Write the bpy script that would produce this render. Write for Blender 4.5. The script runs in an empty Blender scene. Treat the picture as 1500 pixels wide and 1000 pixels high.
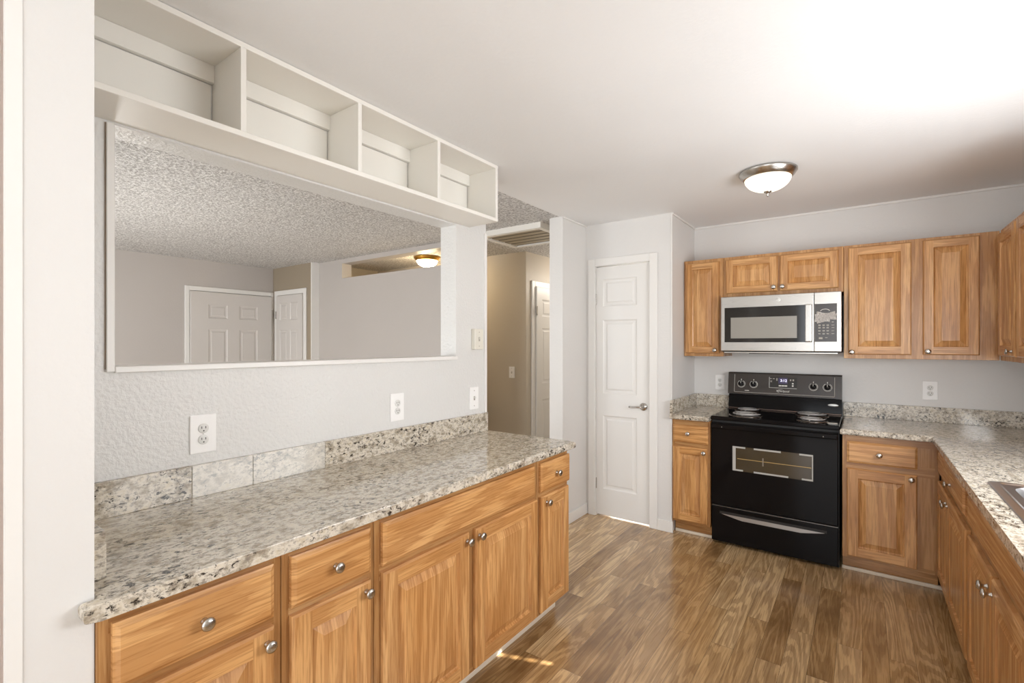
import bpy, bmesh, math, random
from mathutils import Vector, Matrix
random.seed(7)
SC = bpy.context.scene
COL = SC.collection

# ------------------------------------------------------------------ camera, world, light, exposure
cam = bpy.data.cameras.new('camera')
cam.sensor_width = 36.0
cam.lens = 36.0 * 707.0 / 1500.0
cam.shift_y = 3.5 / 1500.0
cam.clip_start = 0.02
cam_ob = bpy.data.objects.new('camera', cam)
cam_ob.location = (0, 0, 1.435)
cam_ob.rotation_euler = (math.radians(90), 0, math.atan(513.0 / 707.0))
COL.objects.link(cam_ob)
SC.camera = cam_ob
SC.view_settings.view_transform = 'Standard'
SC.view_settings.look = 'None'
SC.view_settings.gamma = 1.0
SC.view_settings.use_curve_mapping = False
SC.view_settings.exposure = 0.66
SC.cycles.diffuse_bounces = 8

world = bpy.data.worlds.new('world')
SC.world = world
world.use_nodes = True
world.node_tree.nodes['Background'].inputs[0].default_value = (0.86, 0.93, 1.0, 1)
world.node_tree.nodes['Background'].inputs[1].default_value = 1.0


def area(name, loc, rot, sx, sy, power, color=(1, 1, 1), spread=180):
    l = bpy.data.lights.new(name, 'AREA')
    l.shape = 'RECTANGLE'
    l.size, l.size_y = sx, sy
    l.energy = power
    l.color = color
    l.spread = math.radians(spread)
    o = bpy.data.objects.new(name, l)
    o.location = loc
    o.rotation_euler = rot
    COL.objects.link(o)
    return o


R90 = math.pi / 2
# sink window daylight, then unseen fills added behind camera and in living room
area('window_daylight', (0.93, 2.0, 1.46), (0, R90 + 0.1, 0), 0.68, 1.6, 26, (0.94, 0.97, 1.0))
area('rear_fill_light', (0.6, -2.33, 1.15), (-R90 - 0.25, 0, math.pi), 3.0, 2.1, 33, (0.94, 0.97, 1.0))
area('living_front_fill_light', (-4.3, -1.95, 1.3), (-R90 - 0.55, 0, math.pi), 2.6, 1.7, 52, (0.95, 0.975, 1.0))


def bulb(name, loc, power, color, r=0.12):
    l = bpy.data.lights.new(name, 'POINT')
    l.energy = power
    l.color = color
    l.shadow_soft_size = r
    o = bpy.data.objects.new(name, l)
    o.location = loc
    COL.objects.link(o)


# added unseen fills in dining corner and living room, then the hall lamps
bulb('dining_fill_light', (0.1, -1.4, 1.9), 15, (0.97, 0.985, 1.0), 0.2)
bulb('living_fill_light', (-4.3, 0.9, 0.9), 29, (1.0, 0.98, 0.95), 0.2)
bulb('hall_lamp_light', (-4.05, 3.92, 2.22), 4.5, (1.0, 0.74, 0.40), 0.1)
bulb('hall_corner_light', (-2.45, 5.3, 2.2), 10, (1.0, 0.92, 0.82), 0.12)

sun = bpy.data.lights.new('sun', 'SUN')
sun.energy = 18
sun.angle = math.radians(0.5)
sun.color = (1, 0.95, 0.86)
sun_ob = bpy.data.objects.new('sun', sun)
SUN_DIR = Vector((-0.937, -0.348, -0.60)).normalized()
sun_ob.rotation_euler = SUN_DIR.to_track_quat('-Z', 'Y').to_euler()
sun_ob.location = (6, 4, 6)
COL.objects.link(sun_ob)


# ------------------------------------------------------------------ materials
class NT:
    def __init__(self, name):
        self.m = bpy.data.materials.new(name)
        self.m.use_nodes = True
        self.t = self.m.node_tree
        self.b = self.t.nodes['Principled BSDF']

    def n(self, typ, **kw):
        nd = self.t.nodes.new(typ)
        for k, v in kw.items():
            if k in nd.inputs:
                nd.inputs[k].default_value = v
            else:
                setattr(nd, k, v)
        return nd

    def l(self, a, b):
        self.t.links.new(a, b)

    def ramp(self, fac, stops, interp='LINEAR'):
        r = self.n('ShaderNodeValToRGB')
        r.color_ramp.interpolation = interp
        els = r.color_ramp.elements
        while len(els) < len(stops):
            els.new(0.5)
        for e, (p, c) in zip(els, stops):
            e.position = p
            e.color = (c[0], c[1], c[2], 1) if not isinstance(c, (int, float)) else (c, c, c, 1)
        self.l(fac, r.inputs[0])
        return r.outputs[0]

    def math(self, op, a, b=None, c=None):
        nd = self.n('ShaderNodeMath', operation=op)
        for i, v in enumerate((a, b, c)):
            if v is None:
                continue
            if isinstance(v, (int, float)):
                nd.inputs[i].default_value = v
            else:
                self.l(v, nd.inputs[i])
        return nd.outputs[0]

    def mix(self, fac, a, b, blend='MIX'):
        nd = self.n('ShaderNodeMix', data_type='RGBA', blend_type=blend)
        for i, v in ((0, fac), (6, a), (7, b)):
            if isinstance(v, (int, float)):
                nd.inputs[i].default_value = v
            elif isinstance(v, tuple):
                nd.inputs[i].default_value = (v[0], v[1], v[2], 1)
            else:
                self.l(v, nd.inputs[i])
        return nd.outputs[2]

    def coords(self, scale=(1, 1, 1), rot=(0, 0, 0), rnd=True, src='Object'):
        tc = self.n('ShaderNodeTexCoord')
        mp = self.n('ShaderNodeMapping')
        out = tc.outputs[src]
        if rnd:
            oi = self.n('ShaderNodeObjectInfo')
            cx = self.n('ShaderNodeCombineXYZ')
            self.l(self.math('MULTIPLY', oi.outputs['Random'], 37.0), cx.inputs[0])
            self.l(self.math('MULTIPLY', oi.outputs['Random'], 91.0), cx.inputs[1])
            self.l(self.math('MULTIPLY', oi.outputs['Random'], 53.0), cx.inputs[2])
            ad = self.n('ShaderNodeVectorMath', operation='ADD')
            self.l(out, ad.inputs[0])
            self.l(cx.outputs[0], ad.inputs[1])
            out = ad.outputs[0]
        self.l(out, mp.inputs[0])
        mp.inputs['Scale'].default_value = scale
        mp.inputs['Rotation'].default_value = rot
        return mp.outputs[0]

    def noise(self, vec, scale, detail=4, rough=0.5, dist=0.0):
        nd = self.n('ShaderNodeTexNoise')
        nd.inputs['Scale'].default_value = scale
        nd.inputs['Detail'].default_value = detail
        nd.inputs['Roughness'].default_value = rough
        nd.inputs['Distortion'].default_value = dist
        self.l(vec, nd.inputs['Vector'])
        return nd.outputs['Fac']

    def bump(self, h, strength=0.3, dist=0.01):
        nd = self.n('ShaderNodeBump')
        nd.inputs['Strength'].default_value = strength
        nd.inputs['Distance'].default_value = dist
        self.l(h, nd.inputs['Height'])
        self.l(nd.outputs[0], self.b.inputs['Normal'])

    def set(self, **kw):
        for k, v in kw.items():
            i = self.b.inputs[k.replace('_', ' ')]
            if isinstance(v, (int, float)):
                i.default_value = v
            elif isinstance(v, tuple):
                i.default_value = (v[0], v[1], v[2], 1)
            else:
                self.l(v, i)
        return self


def s2l(r, g, b):
    f = lambda c: (c / 255 / 12.92) if c / 255 <= 0.04045 else ((c / 255 + 0.055) / 1.055) ** 2.4
    return (f(r), f(g), f(b))


def simple(name, col, rough=0.5, metal=0.0, emit=None, es=0.0, **kw):
    t = NT(name)
    t.set(Base_Color=col, Roughness=rough, Metallic=metal)
    if emit:
        t.set(Emission_Color=emit, Emission_Strength=es)
    for k, v in kw.items():
        t.set(**{k: v})
    return t.m


def paint(name, col, bump=0.25, scale=70, dist=0.004, rough=0.45, detail=3):
    t = NT(name)
    v = t.coords(rnd=False)
    n1 = t.noise(v, scale, detail, 0.55)
    n2 = t.noise(v, 1.3, 2)
    c = t.mix(t.ramp(n2, [(0.3, 0.0), (0.7, 1.0)]), tuple(x * 0.965 for x in col), col)
    t.set(Base_Color=c, Roughness=rough)
    t.bump(n1, bump, dist)
    return t.m


M_WALL = paint('wall_paint', s2l(221, 219, 216), 0.28, 60, 0.004)
M_HALF = paint('textured_wall_paint', s2l(221, 220, 217), 0.6, 75, 0.006, 0.32)
M_CEIL = paint('ceiling_paint', s2l(236, 236, 236), 0.25, 55, 0.004, 0.6)
M_LIV = paint('living_wall_paint', s2l(189, 183, 178), 0.25, 60, 0.004)
M_TAUPE = paint('taupe_wall_paint', s2l(158, 145, 126), 0.2, 60, 0.004)
M_BEIGE = paint('hall_wall_paint', s2l(196, 186, 170), 0.25, 60, 0.004)
M_WHITE = paint('white_trim_paint', s2l(232, 230, 226), 0.05, 40, 0.002, 0.35)
M_DOOR = paint('white_door_paint', s2l(229, 227, 223), 0.06, 90, 0.002, 0.38)
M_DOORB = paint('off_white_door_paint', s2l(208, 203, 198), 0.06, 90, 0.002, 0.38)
M_SHELF = paint('shelf_paint', s2l(234, 231, 224), 0.06, 40, 0.002, 0.4)


M_BOUNCE_FLOOR = paint('pale_bounce_floor', s2l(206, 196, 182), 0.6, 300, 0.006, 0.95)  # unseen floor, made pale to bounce light up to the living room ceiling


def popcorn():
    t = NT('popcorn_ceiling')
    v = t.coords(rnd=False)
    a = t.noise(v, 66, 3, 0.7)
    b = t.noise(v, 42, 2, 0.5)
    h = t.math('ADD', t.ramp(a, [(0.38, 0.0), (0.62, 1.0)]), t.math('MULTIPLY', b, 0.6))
    c = t.ramp(a, [(0.36, s2l(166, 161, 157)), (0.6, s2l(240, 238, 235))])  # shadows between the grains are painted into the colour as darker dips
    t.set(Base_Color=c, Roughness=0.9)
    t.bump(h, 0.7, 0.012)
    return t.m


M_POP = popcorn()


def oak(name, axis, dark=1.0):
    """honey oak; axis = the grain direction in object space"""
    t = NT(name)
    k = {'X': (0.09, 0.2, 1), 'Z': (1, 0.2, 0.09)}[axis]
    v = t.coords(k)
    gx = (lambda f: tuple(f if x == 0.09 else x for x in k))
    big = t.noise(v, 2.6, 1.0, 0.4, 0.1)
    fine = t.noise(t.coords(gx(0.05)), 60, 2, 0.5)
    rings = t.math('SINE', t.math('ADD', t.math('MULTIPLY', big, 120.0), t.math('MULTIPLY', fine, 7.0)))
    rg = t.ramp(rings, [(0.0, 0.0), (0.16, 0.6), (0.6, 1.0)])
    pore = t.ramp(t.noise(t.coords(gx(0.035)), 170, 3, 0.65), [(0.38, 0.0), (0.55, 1.0)])
    tone = t.noise(t.coords(gx(0.22)), 5.0, 3, 0.6)
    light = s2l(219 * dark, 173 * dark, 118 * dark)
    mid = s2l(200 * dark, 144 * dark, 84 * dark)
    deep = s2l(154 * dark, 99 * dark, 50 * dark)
    c = t.mix(t.ramp(tone, [(0.2, 0.0), (0.8, 1.0)]), mid, light)
    c = t.mix(t.math('MULTIPLY', t.math('SUBTRACT', 1.0, rg), 0.42), c, deep)
    c = t.mix(t.math('MULTIPLY', t.math('SUBTRACT', 1.0, pore), 0.45), c, s2l(136, 86, 42))
    t.set(Base_Color=c, Roughness=0.27, Specular_IOR_Level=0.5)
    t.bump(pore, 0.12, 0.001)
    return t.m


M_OAKZ = oak('honey_oak_upright_grain', 'Z')
M_OAKX = oak('honey_oak_level_grain', 'X')
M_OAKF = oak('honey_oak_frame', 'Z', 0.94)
M_OAKB = oak('honey_oak_shaded_base_frame', 'Z', 0.86)  # darker oak copies: shade behind the overlay doors put into the colour
M_OAKBX = oak('honey_oak_shaded_base_rail', 'X', 0.86)
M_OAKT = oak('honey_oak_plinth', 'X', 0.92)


def floor_mat():
    t = NT('stained_oak_floor')
    tc = t.n('ShaderNodeTexCoord')
    sep = t.n('ShaderNodeSeparateXYZ')
    t.l(tc.outputs['Object'], sep.inputs[0])
    cb = t.n('ShaderNodeCombineXYZ')
    t.l(sep.outputs[1], cb.inputs[0])
    t.l(sep.outputs[0], cb.inputs[1])
    br = t.n('ShaderNodeTexBrick')
    br.offset = 0.37
    br.offset_frequency = 2
    br.inputs['Color1'].default_value = (0, 0, 0, 1)
    br.inputs['Color2'].default_value = (1, 1, 1, 1)
    br.inputs['Mortar'].default_value = (0.5, 0.5, 0.5, 1)
    br.inputs['Scale'].default_value = 1.0
    br.inputs['Mortar Size'].default_value = 0.0006
    br.inputs['Mortar Smooth'].default_value = 0.1
    br.inputs['Brick Width'].default_value = 0.93
    br.inputs['Row Height'].default_value = 0.098
    t.l(cb.outputs[0], br.inputs['Vector'])
    rnd = br.outputs['Color']
    # shift the grain board by board
    off = t.n('ShaderNodeVectorMath', operation='SCALE')
    t.l(rnd, off.inputs[0])
    off.inputs['Scale'].default_value = 23.0
    ad = t.n('ShaderNodeVectorMath', operation='ADD')
    t.l(tc.outputs['Object'], ad.inputs[0])
    t.l(off.outputs[0], ad.inputs[1])

    def mp(s):
        m = t.n('ShaderNodeMapping')
        m.inputs['Scale'].default_value = s
        t.l(ad.outputs[0], m.inputs[0])
        return m.outputs[0]
    big = t.noise(mp((1, 0.13, 1)), 5.0, 1.5, 0.5, 0.3)
    rings = t.ramp(t.math('SINE', t.math('ADD', t.math('MULTIPLY', big, 130.0), t.math('MULTIPLY', t.noise(mp((1, 0.06, 1)), 50, 2), 8.0))), [(0.0, 0.0), (0.16, 0.65), (0.6, 1.0)])
    pore = t.ramp(t.noise(mp((1, 0.04, 1)), 150, 3, 0.65), [(0.38, 0.0), (0.54, 1.0)])
    blot = t.noise(mp((1, 0.5, 1)), 5.0, 3, 0.6)
    board = t.math('ADD', t.math('MULTIPLY', rnd, 0.5), t.math('MULTIPLY', blot, 0.72))
    base = t.ramp(board, [(0.25, s2l(136, 104, 66)), (0.5, s2l(192, 156, 108)), (0.82, s2l(222, 190, 144))])
    c = t.mix(t.math('MULTIPLY', t.math('SUBTRACT', 1.0, rings), 0.36), base, s2l(104, 70, 36))
    c = t.mix(t.math('MULTIPLY', t.math('SUBTRACT', 1.0, pore), 0.35), c, s2l(104, 70, 38))
    c = t.mix(br.outputs['Fac'], c, s2l(58, 38, 20))
    t.set(Base_Color=c, Roughness=t.math('ADD', 0.17, t.math('MULTIPLY', blot, 0.14)))
    t.set(Coat_Weight=0.55, Coat_Roughness=0.16, Specular_IOR_Level=0.6)
    h = t.math('SUBTRACT', t.math('MULTIPLY', pore, 0.3), br.outputs['Fac'])
    t.bump(h, 0.2, 0.0012)
    return t.m


M_FLOOR = floor_mat()


def granite(name, pale=0.0, stretch=(1, 0.62, 1)):
    t = NT(name)
    v = t.coords(stretch, rnd=True)
    a = t.noise(v, 34, 6, 0.66)
    b = t.noise(v, 95, 5, 0.7)
    cc = t.noise(v, 74, 6, 0.74, 0.5)
    d = t.noise(v, 9, 2, 0.5)
    base = t.ramp(a, [(0.30, s2l(130, 118, 102)), (0.43, s2l(180, 169, 151)), (0.54, s2l(216, 208, 194)), (0.70, s2l(198, 184, 158))])
    base = t.mix(t.ramp(b, [(0.50, 0.0), (0.64, 0.8)]), base, s2l(130, 121, 111))
    dark = t.ramp(t.math('ADD', cc, t.math('MULTIPLY', t.math('SUBTRACT', d, 0.5), 0.22)), [(0.385, 1.0), (0.455, 0.0)])
    base = t.mix(dark, base, s2l(50, 44, 40))
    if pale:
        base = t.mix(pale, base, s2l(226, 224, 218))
    t.set(Base_Color=base, Roughness=0.09, Specular_IOR_Level=0.5)
    return t.m


M_GRAN = granite('granite')
M_GRAN_PALE = granite('granite_mixed_pale', 0.5)  # same granite, its colour mixed towards a pale tone
M_NICKEL = simple('brushed_nickel', s2l(190, 186, 180), 0.24, 1.0)
M_STEEL = None


def steel():
    t = NT('brushed_steel')
    v = t.coords((0.02, 1, 1), rnd=True)
    n = t.noise(v, 400, 2)
    t.set(Base_Color=s2l(186, 182, 176), Metallic=1.0, Roughness=t.math('ADD', 0.22, t.math('MULTIPLY', n, 0.16)))
    return t.m


M_STEEL = steel()
M_SINK = simple('sink_steel', s2l(196, 196, 198), 0.28, 1.0)
M_BLACK = simple('black_enamel', (0.006, 0.005, 0.005), 0.08, Specular_IOR_Level=0.12)
M_BLACKM = simple('black_matte', (0.012, 0.011, 0.010), 0.5)
M_PANEL = simple('black_control_panel', (0.040, 0.031, 0.026), 0.22)
M_DARKGL = simple('dark_glass', (0.018, 0.016, 0.014), 0.07)
M_GREYGL = simple('grey_window_mesh', s2l(150, 146, 138), 0.18)
M_OVENGL = simple('oven_glass', s2l(64, 54, 38), 0.10)
M_RACK = simple('oven_rack_wire', s2l(176, 146, 84), 0.35)
M_CHROME = simple('chrome', s2l(150, 140, 132), 0.15, 1.0)
M_COIL = simple('element_coil', s2l(186, 184, 182), 0.42, 0.5)
M_PRINT = simple('white_print', s2l(226, 222, 214), 0.5)
M_GREYPRINT = simple('grey_print', s2l(168, 162, 152), 0.5)
M_TAPE = simple('pale_frame_print', s2l(176, 174, 168), 0.4)
M_SILVER = simple('silver_badge', s2l(222, 222, 218), 0.3, 0.4)
M_LED = simple('lit_digits', (0.3, 0.3, 0.4), 0.4, 0, (0.78, 0.74, 1.0), 1.6)
M_LEDBG = simple('display_glow', s2l(54, 44, 84), 0.3)
M_PLATE = simple('white_plastic', s2l(243, 242, 240), 0.35)
M_SOCKET = simple('socket_plastic', s2l(222, 221, 217), 0.35)
M_SLOT = simple('dark_slot', (0.02, 0.02, 0.02), 0.6)
M_IVORY = simple('ivory_plastic', s2l(224, 220, 208), 0.4)
M_GLASSLIT = simple('frosted_lit_glass', s2l(240, 232, 214), 0.35, 0, (1.0, 0.90, 0.72), 1.0)
M_HALLLIT = simple('hall_lit_glass', s2l(250, 244, 230), 0.35, 0, (1.0, 0.86, 0.62), 22.0)
M_BRASS = simple('brass', s2l(186, 146, 72), 0.25, 1.0)
M_HATCH = simple('hatch_slats', s2l(160, 146, 122), 0.4)
M_SHOE = simple('cream_shoe_moulding', s2l(226, 214, 194), 0.45)
M_BROWN = simple('brown_gloss_wood', s2l(176, 152, 138), 0.12)
M_BLIND = simple('blind_slats', s2l(235, 233, 228), 0.5)
M_CAULK = simple('dark_gap', s2l(150, 134, 118), 0.8)


def film():
    t = NT('crumpled_film')
    v = t.coords(rnd=False)
    n = t.noise(v, 420, 4, 0.8, 1.0)
    t.set(Base_Color=t.ramp(n, [(0.44, s2l(90, 84, 78)), (0.54, s2l(245, 238, 232))]), Roughness=0.25)  # reflections on the crinkles painted in as near-white against dark
    t.bump(n, 1.0, 0.004)
    return t.m


M_FILM = film()


# ------------------------------------------------------------------ mesh helpers
class MB:
    def __init__(self):
        self.bm = bmesh.new()

    def box(self, x0, x1, y0, y1, z0, z1, mi=0, bev=0.0, seg=2):
        x0, x1 = min(x0, x1), max(x0, x1)
        y0, y1 = min(y0, y1), max(y0, y1)
        z0, z1 = min(z0, z1), max(z0, z1)
        vs = [self.bm.verts.new((x, y, z)) for x in (x0, x1) for y in (y0, y1) for z in (z0, z1)]
        fs = []
        for q in ((0, 1, 3, 2), (4, 6, 7, 5), (0, 4, 5, 1), (2, 3, 7, 6), (0, 2, 6, 4), (1, 5, 7, 3)):
            f = self.bm.faces.new([vs[i] for i in q])
            f.material_index = mi
            fs.append(f)
        if bev > 0:
            es = list({e for f in fs for e in f.edges})
            r = bmesh.ops.bevel(self.bm, geom=es, offset=bev, segments=seg, affect='EDGES', profile=0.5)
            for f in r['faces']:
                f.material_index = mi
        return self

    def quad(self, pts, mi=0):
        f = self.bm.faces.new([self.bm.verts.new(p) for p in pts])
        f.material_index = mi
        return f

    def lathe(self, prof, seg=32, axis='Z', origin=(0, 0, 0), mi=0, smooth=True):
        """prof: (radius, height) pairs; axis Z, or -Y (height grows towards -Y)"""
        rings = []
        for r, h in prof:
            ring = []
            for i in range(seg):
                a = 2 * math.pi * i / seg
                c, s = math.cos(a) * r, math.sin(a) * r
                if axis == 'Z':
                    p = (c, s, h)
                elif axis == '-Y':
                    p = (c, -h, s)
                else:
                    p = (h, c, s)
                ring.append(self.bm.verts.new([p[k] + origin[k] for k in range(3)]))
            rings.append(ring)
        for a, b in zip(rings, rings[1:]):
            for i in range(seg):
                f = self.bm.faces.new((a[i], a[(i + 1) % seg], b[(i + 1) % seg], b[i]))
                f.smooth = smooth
                f.material_index = mi
        for ring in (rings[0], rings[-1]):
            f = self.bm.faces.new(ring)
            f.material_index = mi
        return self

    def tube(self, pts, r, seg=10, mi=0, closed=False):
        pts = [Vector(p) for p in pts]
        rings = []
        n = len(pts)
        for i, p in enumerate(pts):
            if closed:
                d = pts[(i + 1) % n] - pts[i - 1]
            else:
                d = pts[min(i + 1, n - 1)] - pts[max(i - 1, 0)]
            d.normalize()
            up = Vector((0, 0, 1)) if abs(d.z) < 0.9 else Vector((1, 0, 0))
            u = d.cross(up).normalized()
            w = u.cross(d)
            rings.append([self.bm.verts.new(p + (u * math.cos(2 * math.pi * k / seg) + w * math.sin(2 * math.pi * k / seg)) * r) for k in range(seg)])
        m = n if closed else n - 1
        for i in range(m):
            a, b = rings[i], rings[(i + 1) % n]
            for k in range(seg):
                f = self.bm.faces.new((a[k], a[(k + 1) % seg], b[(k + 1) % seg], b[k]))
                f.smooth = True
                f.material_index = mi
        if not closed:
            for ring in (rings[0], rings[-1]):
                self.bm.faces.new(ring).material_index = mi
        return self

    def prism(self, poly, y0, y1, mi=0):
        """polygon in x,z swept along y"""
        a = [self.bm.verts.new((x, y0, z)) for x, z in poly]
        b = [self.bm.verts.new((x, y1, z)) for x, z in poly]
        n = len(poly)
        for i in range(n):
            self.bm.faces.new((a[i], a[(i + 1) % n], b[(i + 1) % n], b[i])).material_index = mi
        self.bm.faces.new(a).material_index = mi
        self.bm.faces.new(b).material_index = mi
        return self

    def prism_x(self, poly, x0, x1, mi=0):
        """polygon in y,z swept along x"""
        a = [self.bm.verts.new((x0, y, z)) for y, z in poly]
        b = [self.bm.verts.new((x1, y, z)) for y, z in poly]
        n = len(poly)
        for i in range(n):
            self.bm.faces.new((a[i], a[(i + 1) % n], b[(i + 1) % n], b[i])).material_index = mi
        self.bm.faces.new(a).material_index = mi
        self.bm.faces.new(b).material_index = mi
        return self

    def slab(self, xs, ys, keep, z0, z1, bev=0.0, seg=3):
        """flat slab over the kept cells of a grid of cuts, with a rounded rim"""
        V = {}

        def vt(i, j, z):
            if (i, j, z) not in V:
                V[(i, j, z)] = self.bm.verts.new((xs[i], ys[j], z))
            return V[(i, j, z)]
        cells = {(i, j) for i in range(len(xs) - 1) for j in range(len(ys) - 1) if keep(i, j)}
        rim = []
        for i, j in cells:
            self.bm.faces.new([vt(i, j, z1), vt(i + 1, j, z1), vt(i + 1, j + 1, z1), vt(i, j + 1, z1)])
            self.bm.faces.new([vt(i, j + 1, z0), vt(i + 1, j + 1, z0), vt(i + 1, j, z0), vt(i, j, z0)])
            for di, dj, p, q in ((-1, 0, (i, j), (i, j + 1)), (1, 0, (i + 1, j), (i + 1, j + 1)), (0, -1, (i, j), (i + 1, j)), (0, 1, (i, j + 1), (i + 1, j + 1))):
                if (i + di, j + dj) not in cells:
                    self.bm.faces.new([vt(*p, z0), vt(*q, z0), vt(*q, z1), vt(*p, z1)])
                    rim.append((p, q))
        if bev:
            es = set()
            for p, q in rim:
                for z in (z0, z1):
                    e = self.bm.edges.get((vt(*p, z), vt(*q, z)))
                    if e:
                        es.add(e)
            bmesh.ops.bevel(self.bm, geom=list(es), offset=bev, segments=seg, affect='EDGES', profile=0.5)
        return self

    def build(self, name, mats, parent=None, loc=(0, 0, 0), rotz=0.0, recalc=True):
        if recalc:
            bmesh.ops.recalc_face_normals(self.bm, faces=self.bm.faces[:])
        me = bpy.data.meshes.new(name)
        self.bm.to_mesh(me)
        self.bm.free()
        for m in (mats if isinstance(mats, (list, tuple)) else [mats]):
            me.materials.append(m)
        o = bpy.data.objects.new(name, me)
        COL.objects.link(o)
        o.location = loc
        o.rotation_euler = (0, 0, rotz)
        if parent:
            o.parent = parent
        return o


def thing(name, label, cat, loc=(0, 0, 0), rotz=0.0, group=None):
    o = bpy.data.objects.new(name, None)
    o.empty_display_size = 0.1
    COL.objects.link(o)
    o.location = loc
    o.rotation_euler = (0, 0, rotz)
    return tag(o, label, cat, group)


def tag(o, label, cat, group=None, kind=None):
    o['label'] = label
    o['category'] = cat
    if group:
        o['group'] = group
    if kind:
        o['kind'] = kind
    return o


def struct(o, label, cat):
    return tag(o, label, cat, None, 'structure')


def bx(name, mats, label, cat, *boxes, bev=0.0):
    m = MB()
    for b in boxes:
        m.box(*b, bev=bev)
    return struct(m.build(name, mats), label, cat)


def copy_tree(o, parent=None):
    c = o.copy()
    COL.objects.link(c)
    if parent:
        c.parent = parent
    for ch in [x for x in bpy.data.objects if x.parent == o]:
        copy_tree(ch, c)
    return c


# ------------------------------------------------------------------ room shell
CEIL = 2.435
struct(MB().box(-6.6, -1.99, -2.6, 6.2, -0.08, 0.0).build('floor_living', M_BOUNCE_FLOOR), 'unseen living room floor beyond the half wall, pale to bounce light', 'floor')
struct(MB().box(-1.99, 1.2, -2.6, 6.2, -0.08, 0.0).build('floor', M_FLOOR), 'brown stained oak plank floor running towards the black stove', 'floor')
struct(MB().box(-1.93, 1.2, -2.6, 4.45, CEIL, CEIL + 0.1).build('ceiling', M_CEIL), 'smooth off-white kitchen ceiling around the round lamp', 'ceiling')
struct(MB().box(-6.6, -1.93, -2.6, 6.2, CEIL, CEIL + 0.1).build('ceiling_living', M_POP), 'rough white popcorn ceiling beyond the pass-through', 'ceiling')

HX0, HX1 = -1.99, -1.87          # half wall with the pass-through
OY0, OY1, OZ0, OZ1 = 0.482, 2.035, 1.357, 2.111
bx('wall_left', M_HALF, 'textured white wall with the wide pass-through above the long granite counter', 'wall',
   (HX0, HX1, 0.3022, 2.306, 0, OZ0), (HX0, HX1, 0.3022, OY0, OZ0, OZ1), (HX0, HX1, OY1, 2.306, OZ0, OZ1), (HX0, HX1, 0.3022, 2.306, OZ1, CEIL))
bx('wall_pillar', M_WALL, 'plain white wall end at the left edge beside the long counter', 'wall', (HX0, -1.292, 0.196, 0.3022, 0, CEIL))
bx('trim_1', M_WHITE, 'white casing board on the left edge of the white wall end', 'trim', (-1.305, -1.290, 0.1725, 0.196, 0, CEIL))
bx('trim_2', M_BROWN, 'sliver of glossy brown frame at the far left edge', 'trim', (-1.80, -1.34, 0.186, 0.196, 0, CEIL))
bx('wall_alcove', M_WALL, 'white wall hidden behind the left wall end', 'wall', (-2.0, -1.6, 0.02, 0.168, 0, CEIL), (-1.72, -1.6, -2.6, 0.02, 0, CEIL))
# pass-through trim
bx('trim_3', M_WHITE, 'narrow white strip up the left side of the pass-through', 'trim', (-1.93, -1.858, 0.464, 0.484, OZ0 - 0.008, OZ1), bev=0.002)
bx('trim_4', M_WHITE, 'white ledge along the bottom of the pass-through', 'trim', (HX0 - 0.004, -1.856, 0.484, OY1, OZ0 - 0.012, OZ0 + 0.008), bev=0.003)
bx('trim_5', M_CAULK, 'dark gap beside the left strip of the pass-through', 'trim', (-1.872, -1.866, 0.4615, 0.464, OZ0, OZ1))
bx('trim_6', M_WHITE, 'thin white corner bead on the end of the half wall by the hall', 'trim', (-1.876, -1.864, 2.286, 2.309, 0.91, OZ1), bev=0.002)

BY = 4.31
bx('wall_back', M_WALL, 'white back wall behind the black stove', 'wall', (-1.175, 1.1, BY, BY + 0.1, 0, CEIL))
bx('wall_bump', M_WALL, 'short white side wall between the narrow door and the stove counter', 'wall', (-1.275, -1.175, 3.69, BY + 0.1, 0, CEIL))
DX0, DX1, DZ1 = -1.812, -1.345, 2.082      # narrow door opening
bx('wall_pantry', M_WALL, 'white wall around the narrow three-panel door', 'wall',
   (-1.90, DX0, 3.69, 3.79, 0, CEIL), (DX1, -1.275, 3.69, 3.79, 0, CEIL), (DX0, DX1, 3.69, 3.79, DZ1, CEIL))
bx('wall_column', M_WALL, 'white wall end between the hall opening and the narrow door', 'wall', (-2.02, -1.90, 3.295, 6.1, 0, CEIL))
WY0, WY1, WZ0, WZ1 = 1.2, 2.85, 1.12, 2.1       # sink window in the right wall
bx('wall_right', M_WALL, 'white wall behind the sink counter with the kitchen window', 'wall',
   (0.97, 1.1, -2.5, WY0, 0, CEIL), (0.97, 1.1, WY1, BY, 0, CEIL), (0.97, 1.1, WY0, WY1, 0, WZ0), (0.97, 1.1, WY0, WY1, WZ1, CEIL))
bx('wall_rear', M_WALL, 'white dining wall with a wide opening added for fill light behind the camera', 'wall',
   (-1.72, -0.95, -2.5, -2.4, 0, CEIL), (2.2, 2.3, -2.5, -2.4, 0, CEIL), (-0.95, 1.1, -2.5, -2.4, 2.25, CEIL))
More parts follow.
